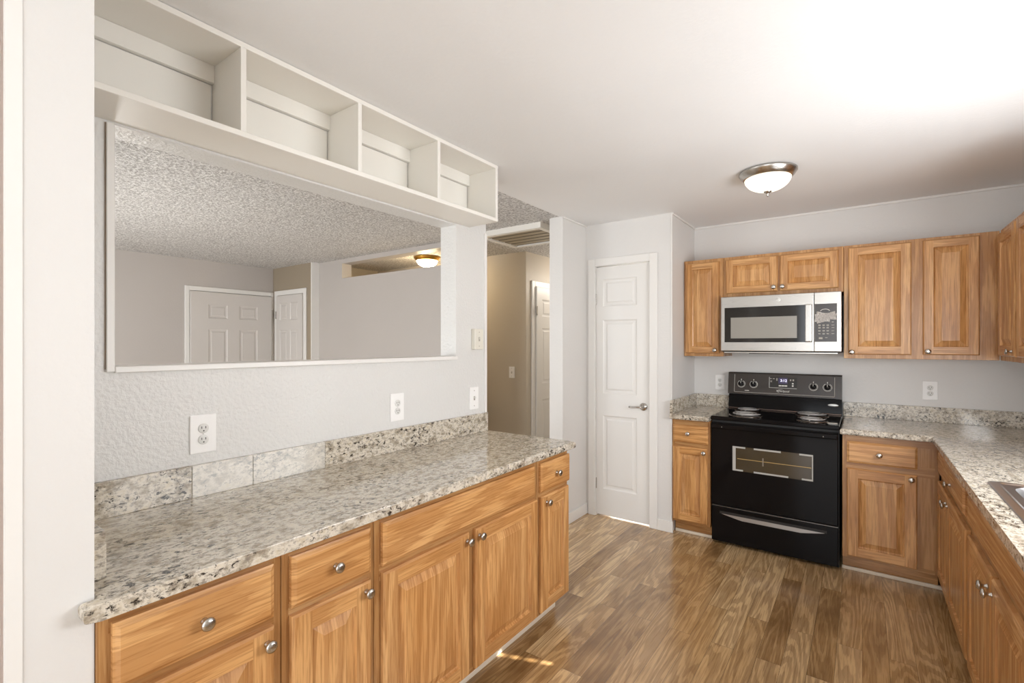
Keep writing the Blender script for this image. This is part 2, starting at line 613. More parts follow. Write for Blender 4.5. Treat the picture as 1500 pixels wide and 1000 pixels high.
# living room and hall
bx('wall_living', M_LIV, 'grey living room wall holding the wide white door', 'wall', (-6.5, -6.38, -2.2, 3.35, 0, CEIL))
bx('wall_closet', M_TAUPE, 'taupe wall above the closet door in the living room corner', 'wall', (-6.5, -5.47, 3.352, 3.5, 0, CEIL))
bx('trim_7', M_WHITE, 'pale upright wall end beside the closet door', 'trim', (-5.47, -5.45, 3.34, 3.44, 0, CEIL))
CUX0, CUX1, CUZ0, CUZ1 = -4.98, -3.3, 2.210, 2.385
bx('wall_divider', M_LIV, 'grey partition with a long slot near the ceiling', 'wall',
   (-5.47, -3.05, 3.44, 3.57, 0, CUZ0), (-5.47, CUX0, 3.44, 3.57, CUZ0, CUZ1), (CUX1, -3.05, 3.44, 3.57, CUZ0, CUZ1), (-5.47, -3.05, 3.44, 3.57, CUZ1, CEIL))
bx('wall_hall', M_BEIGE, 'beige hall wall behind the passage', 'wall', (-6.5, -2.94, BY, BY + 0.1, 0, CEIL), (-3.04, -2.94, BY + 0.1, 6.1, 0, CEIL), (-6.5, -5.42, 3.5, BY, 0, CEIL))
bx('wall_hall_end', M_BEIGE, 'beige wall closing the far end of the hall', 'wall', (-3.0, -1.9, 6.0, 6.1, 0, CEIL))
bx('wall_living_front', M_LIV, 'living room wall with a front opening added for fill light', 'wall',
   (-6.5, -5.7, -2.2, -2.1, 0, CEIL), (-2.9, -1.72, -2.2, -2.1, 0, CEIL), (-5.7, -2.9, -2.2, -2.1, 0, 0.4), (-5.7, -2.9, -2.2, -2.1, 2.2, CEIL))

# baseboards, ceiling beads
bx('baseboard_column', M_WHITE, 'white baseboard left of the narrow door', 'baseboard', (-1.90, -1.886, 3.295, 3.69, 0, 0.085), bev=0.003)
bx('baseboard_pantry', M_WHITE, 'short white baseboard right of the narrow door', 'baseboard', (-1.283, -1.163, 3.676, 3.69, 0, 0.085), bev=0.003)
bx('trim_8', M_WHITE, 'thin white bead where the back wall meets the ceiling', 'trim', (-1.175, 0.97, BY - 0.012, BY, CEIL - 0.016, CEIL), bev=0.003)
bx('trim_9', M_WHITE, 'thin white bead on top of the short side wall', 'trim', (-1.175, -1.163, 3.69, BY - 0.012, CEIL - 0.014, CEIL), bev=0.003)
bx('trim_10', M_WHITE, 'thin white bead above the wall left of the narrow door', 'trim', (-1.90, -1.890, 3.30, 3.69, CEIL - 0.014, CEIL), bev=0.003)
bx('trim_11', M_WHITE, 'thin white corner bead down the outer corner of the door wall', 'trim', (-1.181, -1.170, 3.685, 3.697, 0.085, CEIL), bev=0.003)


def shoe(name, label, *b):
    return bx(name, M_SHOE, label, 'trim', b, bev=0.004)


shoe('trim_12', 'cream moulding strip on the floor under the long left cabinets', -1.372, -1.357, 0.302, 2.275, 0.0, 0.024)
shoe('trim_13', 'cream moulding strip on the floor left of the stove', -1.163, -0.89, 3.742, 3.757, 0.0, 0.022)
shoe('trim_14', 'cream moulding strip on the floor right of the stove', -0.105, 0.405, 3.742, 3.757, 0.0, 0.022)
shoe('trim_15', 'cream moulding strip on the floor under the sink cabinets', 0.420, 0.435, 1.3, 3.742, 0.0, 0.022)


# ------------------------------------------------------------------ panelled slabs (doors)
def panel_slab(w, h, t, xc, zc, panels, e, prof, mb, pb=None, grain=False):
    """front faces -Y at y=-t, back at 0.  xc / zc: inner cuts; panels: {(i,j)}; prof: (inset, depth) rings"""
    xs = [e] + xc + [w - e]
    zs = [e] + zc + [h - e]
    bm = mb.bm

    def q(b, pts, mi=0):
        b.quad(pts, mi)
    # back and sides, chamfer
    o = [(0, 0), (w, 0), (w, h), (0, h)]
    i_ = [(e, e), (w - e, e), (w - e, h - e), (e, h - e)]
    q(mb, [(x, 0, z) for x, z in o])
    for k in range(4):
        a, b = o[k], o[(k + 1) % 4]
        c, d = i_[k], i_[(k + 1) % 4]
        mi = 1 if grain and k in (0, 2) else 0
        q(mb, [(a[0], 0, a[1]), (b[0], 0, b[1]), (b[0], -(t - e), b[1]), (a[0], -(t - e), a[1])], mi)
        q(mb, [(a[0], -(t - e), a[1]), (b[0], -(t - e), b[1]), (d[0], -t, d[1]), (c[0], -t, c[1])], mi)
    nx = len(xs) - 1
    for i in range(nx):
        for j in range(len(zs) - 1):
            x0, x1, z0, z1 = xs[i], xs[i + 1], zs[j], zs[j + 1]
            if (i, j) in panels:
                b = pb or mb
                prev = [(x0, z0), (x1, z0), (x1, z1), (x0, z1)]
                pd = 0.0
                for ins, dep in prof:
                    cur = [(x0 + ins, z0 + ins), (x1 - ins, z0 + ins), (x1 - ins, z1 - ins), (x0 + ins, z1 - ins)]
                    for k in range(4):
                        k2 = (k + 1) % 4
                        q(b, [(prev[k][0], -(t - pd), prev[k][1]), (prev[k2][0], -(t - pd), prev[k2][1]), (cur[k2][0], -(t - dep), cur[k2][1]), (cur[k][0], -(t - dep), cur[k][1])])
                    prev, pd = cur, dep
                q(b, [(x, -(t - pd), z) for x, z in prev])
            else:
                mi = 1 if grain and 0 < i < nx - 1 else 0
                q(mb, [(x0, -t, z0), (x1, -t, z0), (x1, -t, z1), (x0, -t, z1)], mi)
    bmesh.ops.remove_doubles(bm, verts=bm.verts[:], dist=1e-5)
    if pb:
        bmesh.ops.remove_doubles(pb.bm, verts=pb.bm.verts[:], dist=1e-5)


KNOB = None


def knob(parent, x, y, z):
    global KNOB
    if KNOB is None:
        m = MB()
        m.lathe([(0.0085, 0.0), (0.0085, 0.003), (0.0055, 0.007), (0.0055, 0.014), (0.010, 0.017), (0.0150, 0.020), (0.0160, 0.0235), (0.0145, 0.027), (0.010, 0.0295), (0.004, 0.0305)], 24, '-Y')
        o = m.build('knob', M_NICKEL)
        KNOB = o.data
        bpy.data.objects.remove(o)
    o = bpy.data.objects.new('knob', KNOB)
    COL.objects.link(o)
    o.parent = parent
    o.location = (x, y, z)
    return o


CAB_PROF = [(0.003, 0.009), (0.008, 0.012), (0.036, 0.0022), (0.038, 0.0006)]


def cab_door(root, x0, x1, z0, z1, kn=None, t=0.02, rail=0.058):
    w, h = x1 - x0, z1 - z0
    mb, pb = MB(), MB()
    panel_slab(w, h, t, [rail, w - rail], [rail, h - rail], {(1, 1)}, 0.006, CAB_PROF, mb, pb, True)
    d = mb.build('door', [M_OAKZ, M_OAKX], root, (x0, -0.0008, z0))
    pb.build('raised_panel', M_OAKZ, d)
    if kn:
        knob(d, kn[0] - x0, -t, kn[1] - z0)
    return d


def drawer(root, x0, x1, z0, z1, kn=None, t=0.02, name='drawer_front'):
    w, h = x1 - x0, z1 - z0
    mb = MB()
    b = mb
    e = 0.010
    o = [(0, 0), (w, 0), (w, h), (0, h)]
    rings = [(0, 0), (0, -(t - 0.008)), (0.004, -(t - 0.006)), (0.012, -t)]
    prev = None
    for ins, y in rings:
        cur = [(ins, y, ins), (w - ins, y, ins), (w - ins, y, h - ins), (ins, y, h - ins)]
        if prev is None:
            b.quad(cur)
        else:
            for k in range(4):
                b.quad([prev[k], prev[(k + 1) % 4], cur[(k + 1) % 4], cur[k]])
        prev = cur
    b.quad(prev)
    bmesh.ops.remove_doubles(b.bm, verts=b.bm.verts[:], dist=1e-5)
    d = mb.build(name, M_OAKX, root, (x0, -0.0008, z0))
    if kn is None:
        kn = ((x0 + x1) / 2, (z0 + z1) / 2)
    if kn:
        knob(d, kn[0] - x0, -t, kn[1] - z0)
    return d


def base_cabinet(label, loc, rotz, w, depth=0.58, group=None, hollow=False):
    r = thing('base_cabinet', label, 'cabinet', loc, rotz, group)
    m = MB()
    if hollow:
        m.box(0.0005, w - 0.0005, 0, 0.019, 0.10, 0.871, bev=0.0015, seg=1)
        m.box(0.0005, 0.016, 0.019, depth, 0.10, 0.871)
        m.box(w - 0.016, w - 0.0005, 0.019, depth, 0.10, 0.871)
        m.box(0.016, w - 0.016, 0.019, depth, 0.10, 0.118)
    else:
        m.box(0.0005, w - 0.0005, 0, depth, 0.10, 0.871, bev=0.0015, seg=1)
    for za, zb in ((0.1015, 0.125), (0.655, 0.715), (0.825, 0.8695)):
        m.box(0.02, w - 0.02, -0.0006, 0.001, za, zb, mi=1)
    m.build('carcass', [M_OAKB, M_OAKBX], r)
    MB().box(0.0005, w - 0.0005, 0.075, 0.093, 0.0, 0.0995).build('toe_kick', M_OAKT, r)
    return r


G_LEFT = 'oak base cabinets of the long left run'
LZ0, LZ1 = 0.117, 0.684       # lower doors
DRZ0, DRZ1 = 0.706, 0.848     # drawers
XF = -1.285                   # face frame of the left run
# left run: local x runs along world +y
c = base_cabinet('oak base cabinet with wide drawer nearest the white wall end', (XF, 0.303, 0), R90, 0.393, 0.57, G_LEFT)
drawer(c, 0.024, 0.367, DRZ0, DRZ1)
cab_door(c, 0.024, 0.367, LZ0, LZ1, (0.345, 0.648))
c = base_cabinet('narrow oak base cabinet with one drawer and one door, second along the long counter', (XF, 0.697, 0), R90, 0.308, 0.57, G_LEFT)
drawer(c, 0.022, 0.287, DRZ0, DRZ1)
cab_door(c, 0.022, 0.287, LZ0, LZ1, (0.264, 0.655))
c = base_cabinet('double-door oak base cabinet under one long plain drawer front of the long counter', (XF, 1.006, 0), R90, 0.966, 0.57, G_LEFT)
d = drawer(c, 0.026, 0.932, DRZ0, DRZ1, False, name='false_drawer_front')
cab_door(c, 0.026, 0.452, LZ0, LZ1, (0.436, 0.655))
cab_door(c, 0.492, 0.950, LZ0, LZ1, (0.510, 0.655))
c = base_cabinet('slim oak base cabinet with small drawer at the hall end of the long counter', (XF, 1.973, 0), R90, 0.303, 0.57, G_LEFT)
drawer(c, 0.018, 0.303, DRZ0, DRZ1, (0.158, 0.780))
cab_door(c, 0.018, 0.288, LZ0, LZ1, (0.062, 0.653))

G_BACK = 'oak base cabinets beside the stove'
YF = 3.685
c = base_cabinet('small oak base cabinet between the narrow door wall and the black stove', (-1.168, YF, 0), 0, 0.277, 0.60, G_BACK)
drawer(c, 0.010, 0.262, DRZ0 - 0.005, 0.83, (0.124, 0.770))
cab_door(c, 0.010, 0.258, LZ0, 0.668, (0.236, 0.64), rail=0.05)
c = base_cabinet('oak base cabinet right of the black stove in the corner', (-0.102, YF, 0), 0, 0.462, 0.60, G_BACK)
drawer(c, 0.024, 0.364, DRZ0 - 0.008, 0.83, (0.185, 0.762))
cab_door(c, 0.024, 0.362, LZ0, 0.663, (0.335, 0.64))

G_RIGHT = 'oak base cabinets of the sink run'
XR = 0.366                    # face frame of the right run; local x runs along world -y
c = base_cabinet('oak base cabinet with two narrow doors between corner and sink', (XR, 3.68, 0), -R90, 0.965, 0.585, G_RIGHT)
drawer(c, 0.045, 0.900, DRZ0, 0.83, (0.56, 0.755))
cab_door(c, 0.045, 0.428, LZ0, 0.660, (0.405, 0.625))
cab_door(c, 0.436, 0.940, LZ0, 0.660, (0.462, 0.625))
c = base_cabinet('oak sink base cabinet with a long plain front and two doors', (XR, 2.713, 0), -R90, 0.96, 0.585, G_RIGHT, True)
drawer(c, 0.032, 0.93, DRZ0, 0.83, False, name='false_drawer_front')
cab_door(c, 0.032, 0.468, LZ0, 0.660, (0.44, 0.612))
cab_door(c, 0.486, 0.93, LZ0, 0.660, (0.51, 0.612))

# uppers
YU = 4.0
UZ0, UZ1 = 1.337, 2.103


def wall_cabinet(label, loc, rotz, w, depth, z0, z1, group=None):
    r = thing('wall_cabinet', label, 'cabinet', loc, rotz, group)
    MB().box(0.0005, w - 0.0005, 0, depth, z0, z1, bev=0.0015, seg=1).build('carcass', M_OAKF, r)
    return r


G_UP = 'oak wall cabinets'
UD = BY - YU - 0.001
c = wall_cabinet('narrow one-door oak wall cabinet left of the microwave', (-1.172, YU, 0), 0, 0.300, UD, UZ0, UZ1, G_UP)
cab_door(c, 0.016, 0.272, 1.362, 2.078, (0.242, 1.386), rail=0.05)
c = wall_cabinet('short two-door oak wall cabinet above the microwave', (-0.871, YU, 0), 0, 0.768, UD, 1.792, UZ1, G_UP)
cab_door(c, 0.020, 0.372, 1.820, 2.080, (0.348, 1.850), rail=0.05)
cab_door(c, 0.386, 0.740, 1.820, 2.080, (0.404, 1.850), rail=0.05)
c = wall_cabinet('tall two-door oak wall cabinet right of the microwave', (-0.102, YU, 0), 0, 0.760, UD, UZ0, UZ1, G_UP)
cab_door(c, 0.026, 0.356, 1.364, 2.084, (0.046, 1.380), rail=0.053)
cab_door(c, 0.412, 0.672, 1.366, 2.086, (0.434, 1.388), rail=0.05)
c = wall_cabinet('oak wall cabinet on the right wall at the picture edge', (0.659, 3.985, 0), -R90, 0.95, 0.309, UZ0, UZ1, G_UP)
cab_door(c, 0.045, 0.420, 1.366, 2.075, (0.385, 1.395))
cab_door(c, 0.462, 0.905, 1.366, 2.075, (0.868, 1.395))

# ------------------------------------------------------------------ granite counters
CT0, CT1 = 0.872, 0.908
t1 = thing('granite_countertop', 'long speckled granite countertop under the pass-through', 'countertop', (0, 0, 0))
MB().slab([-1.868, -1.291, -1.250], [0.276, 0.302, 2.308], lambda i, j: not (i == 0 and j == 0), CT0, CT1, 0.011).build('slab', M_GRAN, t1)
ys = [0.347, 0.691, 0.895, 1.195, 2.300]
for k in range(4):
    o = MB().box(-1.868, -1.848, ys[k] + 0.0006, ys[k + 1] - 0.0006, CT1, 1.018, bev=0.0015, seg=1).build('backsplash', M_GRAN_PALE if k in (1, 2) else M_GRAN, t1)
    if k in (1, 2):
        o['label'] = 'backsplash piece in a paler tone'
MB().box(-1.868, -1.376, 0.3025, 0.344, CT1, 1.014, bev=0.004).build('side_splash', M_GRAN, t1)

t2 = thing('granite_countertop', 'small granite countertop left of the black stove', 'countertop', (0, 0, 0))
MB().slab([-1.173, -0.890], [3.632, 4.308], lambda i, j: True, CT0, CT1, 0.010).build('slab', M_GRAN, t2)
MB().box(-1.153, -0.890, 4.288, 4.308, CT1, 1.010, bev=0.0015, seg=1).build('backsplash', M_GRAN, t2)
MB().box(-1.173, -1.153, 3.640, 4.308, CT1, 1.010, bev=0.0015, seg=1).build('side_splash', M_GRAN, t2)

SX0, SX1, SY0, SY1 = 0.385, 0.90, 1.76, 2.565
t3 = thing('granite_countertop', 'L-shaped granite countertop from the stove corner to the sink', 'countertop', (0, 0, 0))
xs_ = [-0.112, 0.322, SX0 + 0.02, SX1 - 0.02, 0.968]
ys_ = [1.3, SY0 + 0.02, SY1 - 0.02, 3.626, 4.308]
MB().slab(xs_, ys_, lambda i, j: (j == 3 or i > 0) and not (i == 2 and j == 1), CT0, CT1, 0.010).build('slab', M_GRAN, t3)
MB().box(-0.112, 0.948, 4.288, 4.308, CT1, 1.010, bev=0.0015, seg=1).build('backsplash', M_GRAN, t3)
MB().box(0.948, 0.968, 1.3, 4.308, CT1, 1.010, bev=0.0015, seg=1).build('side_splash', M_GRAN, t3)

# ------------------------------------------------------------------ sink (rim, bowl)
sk = thing('kitchen_sink', 'stainless steel drop-in sink in the granite counter at the right edge', 'sink', (0, 0, 0))


def rrect(x0, x1, y0, y1, r, n=6):
    pts = []
    for cx, cy, a0 in ((x1 - r, y1 - r, 0), (x0 + r, y1 - r, 90), (x0 + r, y0 + r, 180), (x1 - r, y0 + r, 270)):
        for k in range(n + 1):
            a = math.radians(a0 + 90 * k / n)
            pts.append((cx + r * math.cos(a), cy + r * math.sin(a)))
    return pts


def ring_mesh(rings, name, mat, parent, cap=True):
    m = MB()
    prev = None
    for pts, z in rings:
        cur = [m.bm.verts.new((x, y, z)) for x, y in pts]
        if prev:
            n = len(cur)
            for k in range(n):
                f = m.bm.faces.new((prev[k], prev[(k + 1) % n], cur[(k + 1) % n], cur[k]))
                f.smooth = True
        prev = cur
    if cap:
        m.bm.faces.new(prev)
    return m.build(name, mat, parent)


def rr(d, r):
    return rrect(SX0 + d, SX1 - d, SY0 + d, SY1 - d, r)


def rb(d, r):
    return rrect(SX0 + 0.058 + d, SX1 - 0.075 - d, SY0 + 0.42 + d, SY1 - 0.042 - d, r)


def rb2(d, r):
    return rrect(SX0 + 0.058 + d, SX1 - 0.075 - d, SY0 + 0.042 + d, SY0 + 0.395 - d, r)


rim = MB()
ring_mesh([(rr(0.0, 0.02), CT1 + 0.0005), (rr(0.004, 0.02), CT1 + 0.006), (rr(0.020, 0.02), CT1 + 0.008), (rr(0.023, 0.02), CT1 + 0.010), (rr(0.027, 0.02), CT1 + 0.007), (rr(0.034, 0.02), CT1 + 0.004)], 'rim', M_SINK, sk, cap=False)
# flat deck around two bowls
deck = MB()
xs2 = [SX0 + 0.034, SX0 + 0.058, SX1 - 0.075, SX1 - 0.034]
ys2 = [SY0 + 0.034, SY0 + 0.042, SY0 + 0.395, SY0 + 0.42, SY1 - 0.042, SY1 - 0.034]
deck.slab(xs2, ys2, lambda i, j: not (i == 1 and j in (1, 3)), CT1 + 0.001, CT1 + 0.004)
# rounded corner fillets of the bowls
for f in (rb, rb2):
    P = f(0.0, 0.075)
    n = 7
    xs3 = [p[0] for p in P]
    ys3 = [p[1] for p in P]
    for ci, (cx, cy) in enumerate(((max(xs3), max(ys3)), (min(xs3), max(ys3)), (min(xs3), min(ys3)), (max(xs3), min(ys3)))):
        arc = P[ci * n:(ci + 1) * n]
        for a, b in zip(arc, arc[1:]):
            deck.bm.faces.new([deck.bm.verts.new((p[0], p[1], CT1 + 0.004)) for p in ((cx, cy), a, b)])
deck.build('deck', M_SINK, sk)
for f in (rb, rb2):
    ring_mesh([(f(0.0, 0.075), CT1 + 0.004), (f(0.006, 0.07), CT1 - 0.008), (f(0.012, 0.07), CT1 - 0.05), (f(0.022, 0.07), CT1 - 0.15), (f(0.05, 0.05), CT1 - 0.175)], 'bowl', M_SINK, sk)

# ------------------------------------------------------------------ electric range
RX0, RX1 = -0.884, -0.118
RW = RX1 - RX0
rg = thing('electric_range', 'black coil-burner electric range between the oak base cabinets', 'stove', (RX0, 3.70, 0))
MB().box(0, RW, 0.0, 0.585, 0.015, 0.890).build('body', M_BLACKM, rg)
ct = MB().box(-0.004, RW + 0.004, -0.024, 0.53, 0.888, 0.9165, bev=0.006)
ct.build('cooktop', M_BLACK, rg)
for k, (bx_, by_, r_) in enumerate([(-0.717, 4.105, 0.075), (-0.683, 3.828, 0.093), (-0.300, 4.105, 0.093), (-0.276, 3.828, 0.075)]):
    p = MB().lathe([(r_ * 0.9, 0.9168), (r_ + 0.020, 0.9168), (r_ + 0.019, 0.9200), (r_ + 0.012, 0.9212), (r_ + 0.004, 0.9190), (r_ * 0.35, 0.9172)], 40, 'Z')
    dp = p.build('drip_pan', M_CHROME, rg, (bx_ - RX0, by_ - 3.70, 0))
    cm = MB()
    pts = []
    turns = 3
    for i in range(turns * 28 + 1):
        a = 2 * math.pi * i / 28
        rad = 0.022 + (r_ - 0.022) * i / (turns * 28)
        pts.append((rad * math.cos(a), rad * math.sin(a), 0.9320))
    cm.tube(pts, 0.0040, 8)
    for a in (0.4, 2.5, 4.6):
        cm.tube([(0.012 * math.cos(a), 0.012 * math.sin(a), 0.9255), (r_ * math.cos(a), r_ * math.sin(a), 0.9255)], 0.003, 6)
    cm.build('coil', M_COIL, dp)
# backguard: lower riser, control panel
MB().prism_x([(0.53, 0.905), (0.60, 0.905), (0.60, 1.03), (0.548, 1.03)], 0.0, RW).build('riser', M_BLACK, rg)
MB().box(0.002, RW - 0.002, 0.516, 0.534, 0.916, 0.926, bev=0.004).build('riser_trim', simple('dark_steel_trim', s2l(120, 104, 96), 0.25, 0.8), rg)
cp = MB().prism_x([(0.508, 1.036), (0.600, 1.036), (0.600, 1.206), (0.546, 1.206), (0.534, 1.198)], 0.0, RW)
panel = cp.build('control_panel', M_PANEL, rg)
tilt = math.atan2(0.026, 0.162)


def on_panel(x, z):
    """point on the sloping panel face, local to the range"""
    return (x, 0.508 + (z - 1.036) * 0.026 / 0.162, z)


fr = MB()
for x0, x1, z0, z1 in ((0.046, 0.050, 1.052, 1.190), (RW - 0.046, RW - 0.043, 1.052, 1.190), (0.05, RW - 0.046, 1.049, 1.052)):
    a, b = on_panel(x0, z0), on_panel(x1, z1)
    fr.quad([(x0, a[1] - 0.0012, z0), (x1, a[1] - 0.0012, z0), (x1, b[1] - 0.0012, z1), (x0, b[1] - 0.0012, z1)])
fr.build('panel_edge_line', M_GREYPRINT, panel)
for kx in (-0.786, -0.696, -0.294, -0.206):
    x, y, z = on_panel(kx - RX0, 1.115)
    m = MB().lathe([(0.021, 0.0), (0.0205, 0.012), (0.018, 0.018), (0.004, 0.0185)], 28, '-Y', mi=0)
    m.box(-0.0045, 0.0045, -0.026, -0.010, -0.019, 0.019, bev=0.0015)
    m.box(-0.0014, 0.0014, -0.0265, -0.0255, 0.003, 0.018, mi=1)
    k_ = m.build('burner_knob', [M_BLACK, M_PRINT], panel, (x, y, z))
    k_.rotation_euler = (-tilt, 0, 0)
    ring = MB()
    pts = [(0.0275 * math.sin(a), 0.0, 0.0275 * math.cos(a)) for a in [math.radians(28 + 304 * i / 36) for i in range(37)]]
    ring.tube(pts, 0.0018, 6)
    pts = [(0.0215 * math.sin(a), -0.001, 0.0215 * math.cos(a)) for a in [math.radians(360 * i / 36) for i in range(36)]]
    ring.tube(pts, 0.0010, 6, closed=True)
    ring.box(-0.0022, 0.0022, -0.001, 0.001, 0.029, 0.040)
    dl = ring.build('dial_marks', M_PRINT, k_)
    dl.location = (0, -0.001, 0)


def panel_patch(name, mat, x0, x1, z0, z1, off, parent=panel):
    a, b = on_panel(x0, z0), on_panel(x1, z1)
    m = MB()
    m.quad([(x0, a[1] - off, z0), (x1, a[1] - off, z0), (x1, b[1] - off, z1), (x0, b[1] - off, z1)])
    for p, q_ in (((x0, z0), (x0, z1)), ((x1, z0), (x1, z1))):
        pass
    return m.build(name, mat, parent)


dxa, dxb, dza, dzb = -0.588 - RX0, -0.400 - RX0, 1.096, 1.178
disp = panel_patch('display', M_DARKGL, dxa, dxb, dza, dzb, 0.0012)
bd = MB()
for x0, x1, z0, z1 in ((dxa, dxa + 0.004, dza, dzb), (dxa, dxb, dza - 0.002, dza + 0.0015)):
    a, b = on_panel(x0, z0), on_panel(x1, z1)
    bd.quad([(x0, a[1] - 0.0016, z0), (x1, a[1] - 0.0016, z0), (x1, b[1] - 0.0016, z1), (x0, b[1] - 0.0016, z1)])
bd.build('display_edge', M_TAPE, panel)
dg = panel_patch('lit_window', M_LEDBG, -0.524 - RX0, -0.462 - RX0, 1.128, 1.174, 0.0020, disp)


def text(name, body, size, mat, parent, loc, rx, align='CENTER', extrude=0.0003, shear=0.0, rz=0.0):
    cu = bpy.data.curves.new(name, 'FONT')
    cu.body = body
    cu.size = size
    cu.align_x = align
    cu.align_y = 'CENTER'
    cu.extrude = extrude
    cu.shear = shear
    cu.materials.append(mat)
    tmp = bpy.data.objects.new(name, cu)
    COL.objects.link(tmp)
    me = bpy.data.meshes.new_from_object(tmp.evaluated_get(bpy.context.evaluated_depsgraph_get()))
    bpy.data.objects.remove(tmp)
    me.name = name
    if not me.materials:
        me.materials.append(mat)
    o = bpy.data.objects.new(name, me)
    COL.objects.link(o)
    o.parent = parent
    o.location = loc
    o.rotation_euler = (rx, 0, rz)
    return o


px_, py_, pz_ = on_panel(-0.489 - RX0, 1.152)
text('lit_digits', '3:12', 0.027, M_LED, disp, (px_, py_ - 0.0026, pz_), R90 - tilt)
for i, (x, z, w_, h_) in enumerate([(-0.576, 1.165, 0.012, 0.005), (-0.556, 1.165, 0.014, 0.005), (-0.534, 1.160, 0.007, 0.020), (-0.573, 1.148, 0.012, 0.004), (-0.573, 1.141, 0.012, 0.004),
                                    (-0.512, 1.113, 0.018, 0.009), (-0.492, 1.113, 0.016, 0.009), (-0.473, 1.113, 0.018, 0.009),
                                    (-0.442, 1.158, 0.009, 0.013), (-0.424, 1.158, 0.010, 0.013), (-0.427, 1.132, 0.011, 0.010), (-0.427, 1.115, 0.011, 0.010)]):
    panel_patch('touch_key', M_GREYPRINT if i not in (5, 6, 7, 10, 11) else M_PRINT, x - w_ / 2 - RX0, x + w_ / 2 - RX0, z - h_ / 2, z + h_ / 2, 0.0022, disp)
px_, py_, pz_ = on_panel(-0.494 - RX0, 1.072)
text('brand_lettering', 'Whirlpool', 0.021, M_PRINT, panel, (px_, py_ - 0.0015, pz_), R90 - tilt, shear=0.15)
sw = MB()
sw.tube([(0.040 * math.cos(a) * 0.62, 0, 0.013 * math.sin(a)) for a in [math.radians(60 + 190 * i / 20) for i in range(21)]], 0.0007, 6)
so = sw.build('brand_swoosh', M_PRINT, panel, (px_ - 0.012, py_ - 0.0014, pz_))
panel_patch('hot_surface_mark', M_PRINT, -0.760 - RX0, -0.728 - RX0, 1.063, 1.067, 0.0014)
# oval badge on the riser
bg = MB().lathe([(0.033, 0.0), (0.033, 0.002), (0.029, 0.003), (0.004, 0.0032)], 32, '-Y')
b_ = bg.build('oval_badge', M_SILVER, rg, (-0.172 - RX0, 0.543, 0.985))
b_.scale = (1, 1, 0.3)
# oven door
od = thing('oven_door', '', '', (0, 0, 0))
for k_ in ('label', 'category'):
    del od[k_]
bpy.data.objects.remove(od)
odm = MB().box(0.001, RW - 0.003, -0.030, -0.002, 0.282, 0.872, bev=0.006)
od = odm.build('oven_door', M_BLACK, rg)
WX0, WX1, WZa, WZb = -0.740 - RX0, -0.257 - RX0, 0.545, 0.716
MB().box(WX0, WX1, -0.0312, -0.0290, WZa, WZb).build('oven_window', M_OVENGL, od)
tm = MB()
tw = 0.015
for a0, a1 in ((0.0, 0.17), (0.28, 0.62), (0.84, 1.0)):
    tm.box(WX0 + (WX1 - WX0) * a0, WX0 + (WX1 - WX0) * a1, -0.0322, -0.0312, WZb - 0.011, WZb)
for a0, a1 in ((0.0, 0.14), (0.28, 0.71), (0.87, 1.0)):
    tm.box(WX0 + (WX1 - WX0) * a0, WX0 + (WX1 - WX0) * a1, -0.0322, -0.0312, WZa, WZa + 0.011)
tm.box(WX0, WX0 + 0.020, -0.0322, -0.0312, WZa + 0.011, WZb - 0.011)
tm.box(WX1 - 0.006, WX1, -0.0322, -0.0312, WZa + 0.011, WZb - 0.011)
tm.build('window_border', M_TAPE, od)
MB().box(WX0 + 0.03, WX1 - 0.01, -0.0320, -0.0312, 0.629, 0.633).build('rack_wire', M_RACK, od)
MB().box(WX0 + 0.188, WX0 + 0.196, -0.0320, -0.0312, 0.600, 0.655).build('rack_post', simple('rack_post_metal', s2l(120, 112, 98), 0.3), od)
h = MB().box(0.004, RW - 0.006, -0.058, -0.040, 0.832, 0.866, bev=0.007, seg=3)
h.box(0.035, 0.075, -0.045, -0.028, 0.836, 0.862)
h.box(RW - 0.075, RW - 0.035, -0.045, -0.028, 0.836, 0.862)
h.build('door_handle', M_BLACK, od)
for hx in (0.078, RW - 0.082):
    MB().lathe([(0.003, 0), (0.003, 0.0015), (0.001, 0.002)], 12, '-Y').build('handle_screw', M_GREYPRINT, od, (hx, -0.058, 0.846))
# storage drawer with a scooped grip
dr = MB()
dr.box(0.001, RW - 0.003, -0.022, -0.002, 0.022, 0.270, bev=0.005)
dr = dr.build('storage_drawer', M_BLACK, rg)
gx0, gx1 = -0.815 - RX0, -0.195 - RX0
gp = MB()
N = 28
top_, bot_ = [], []
for i in range(N + 1):
    u = i / N
    x = gx0 + (gx1 - gx0) * u
    top_.append((x, -0.0235, 0.222))
    sag = 0.026 * min(1.0, math.sin(math.pi * u) * 1.6) + 0.001
    bot_.append((x, -0.0235, 0.222 - sag))
for i in range(N):
    gp.quad([top_[i], top_[i + 1], bot_[i + 1], bot_[i]])
gp.build('grip_scoop', simple('grip_metal', s2l(170, 166, 162), 0.3, 0.7), dr)
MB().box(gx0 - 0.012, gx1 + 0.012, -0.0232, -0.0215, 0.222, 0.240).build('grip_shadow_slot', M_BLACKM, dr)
MB().box(0.004, RW - 0.006, -0.0245, -0.004, 0.272, 0.2765).build('drawer_lip', simple('lip_metal', s2l(120, 116, 112), 0.3, 0.8), rg)
for fx in (0.05, RW - 0.05):
    MB().lathe([(0.016, 0.0), (0.016, 0.016)], 16, 'Z').build('foot', M_BLACKM, rg, (fx, 0.05, 0))

# spoon-rest like white label on the cooktop corner
tag(MB().box(-0.185, -0.131, 3.76, 3.80, 0.9166, 0.9172).build('paper_label', M_PRINT), 'small white paper label lying on the right front corner of the stove top', 'label')

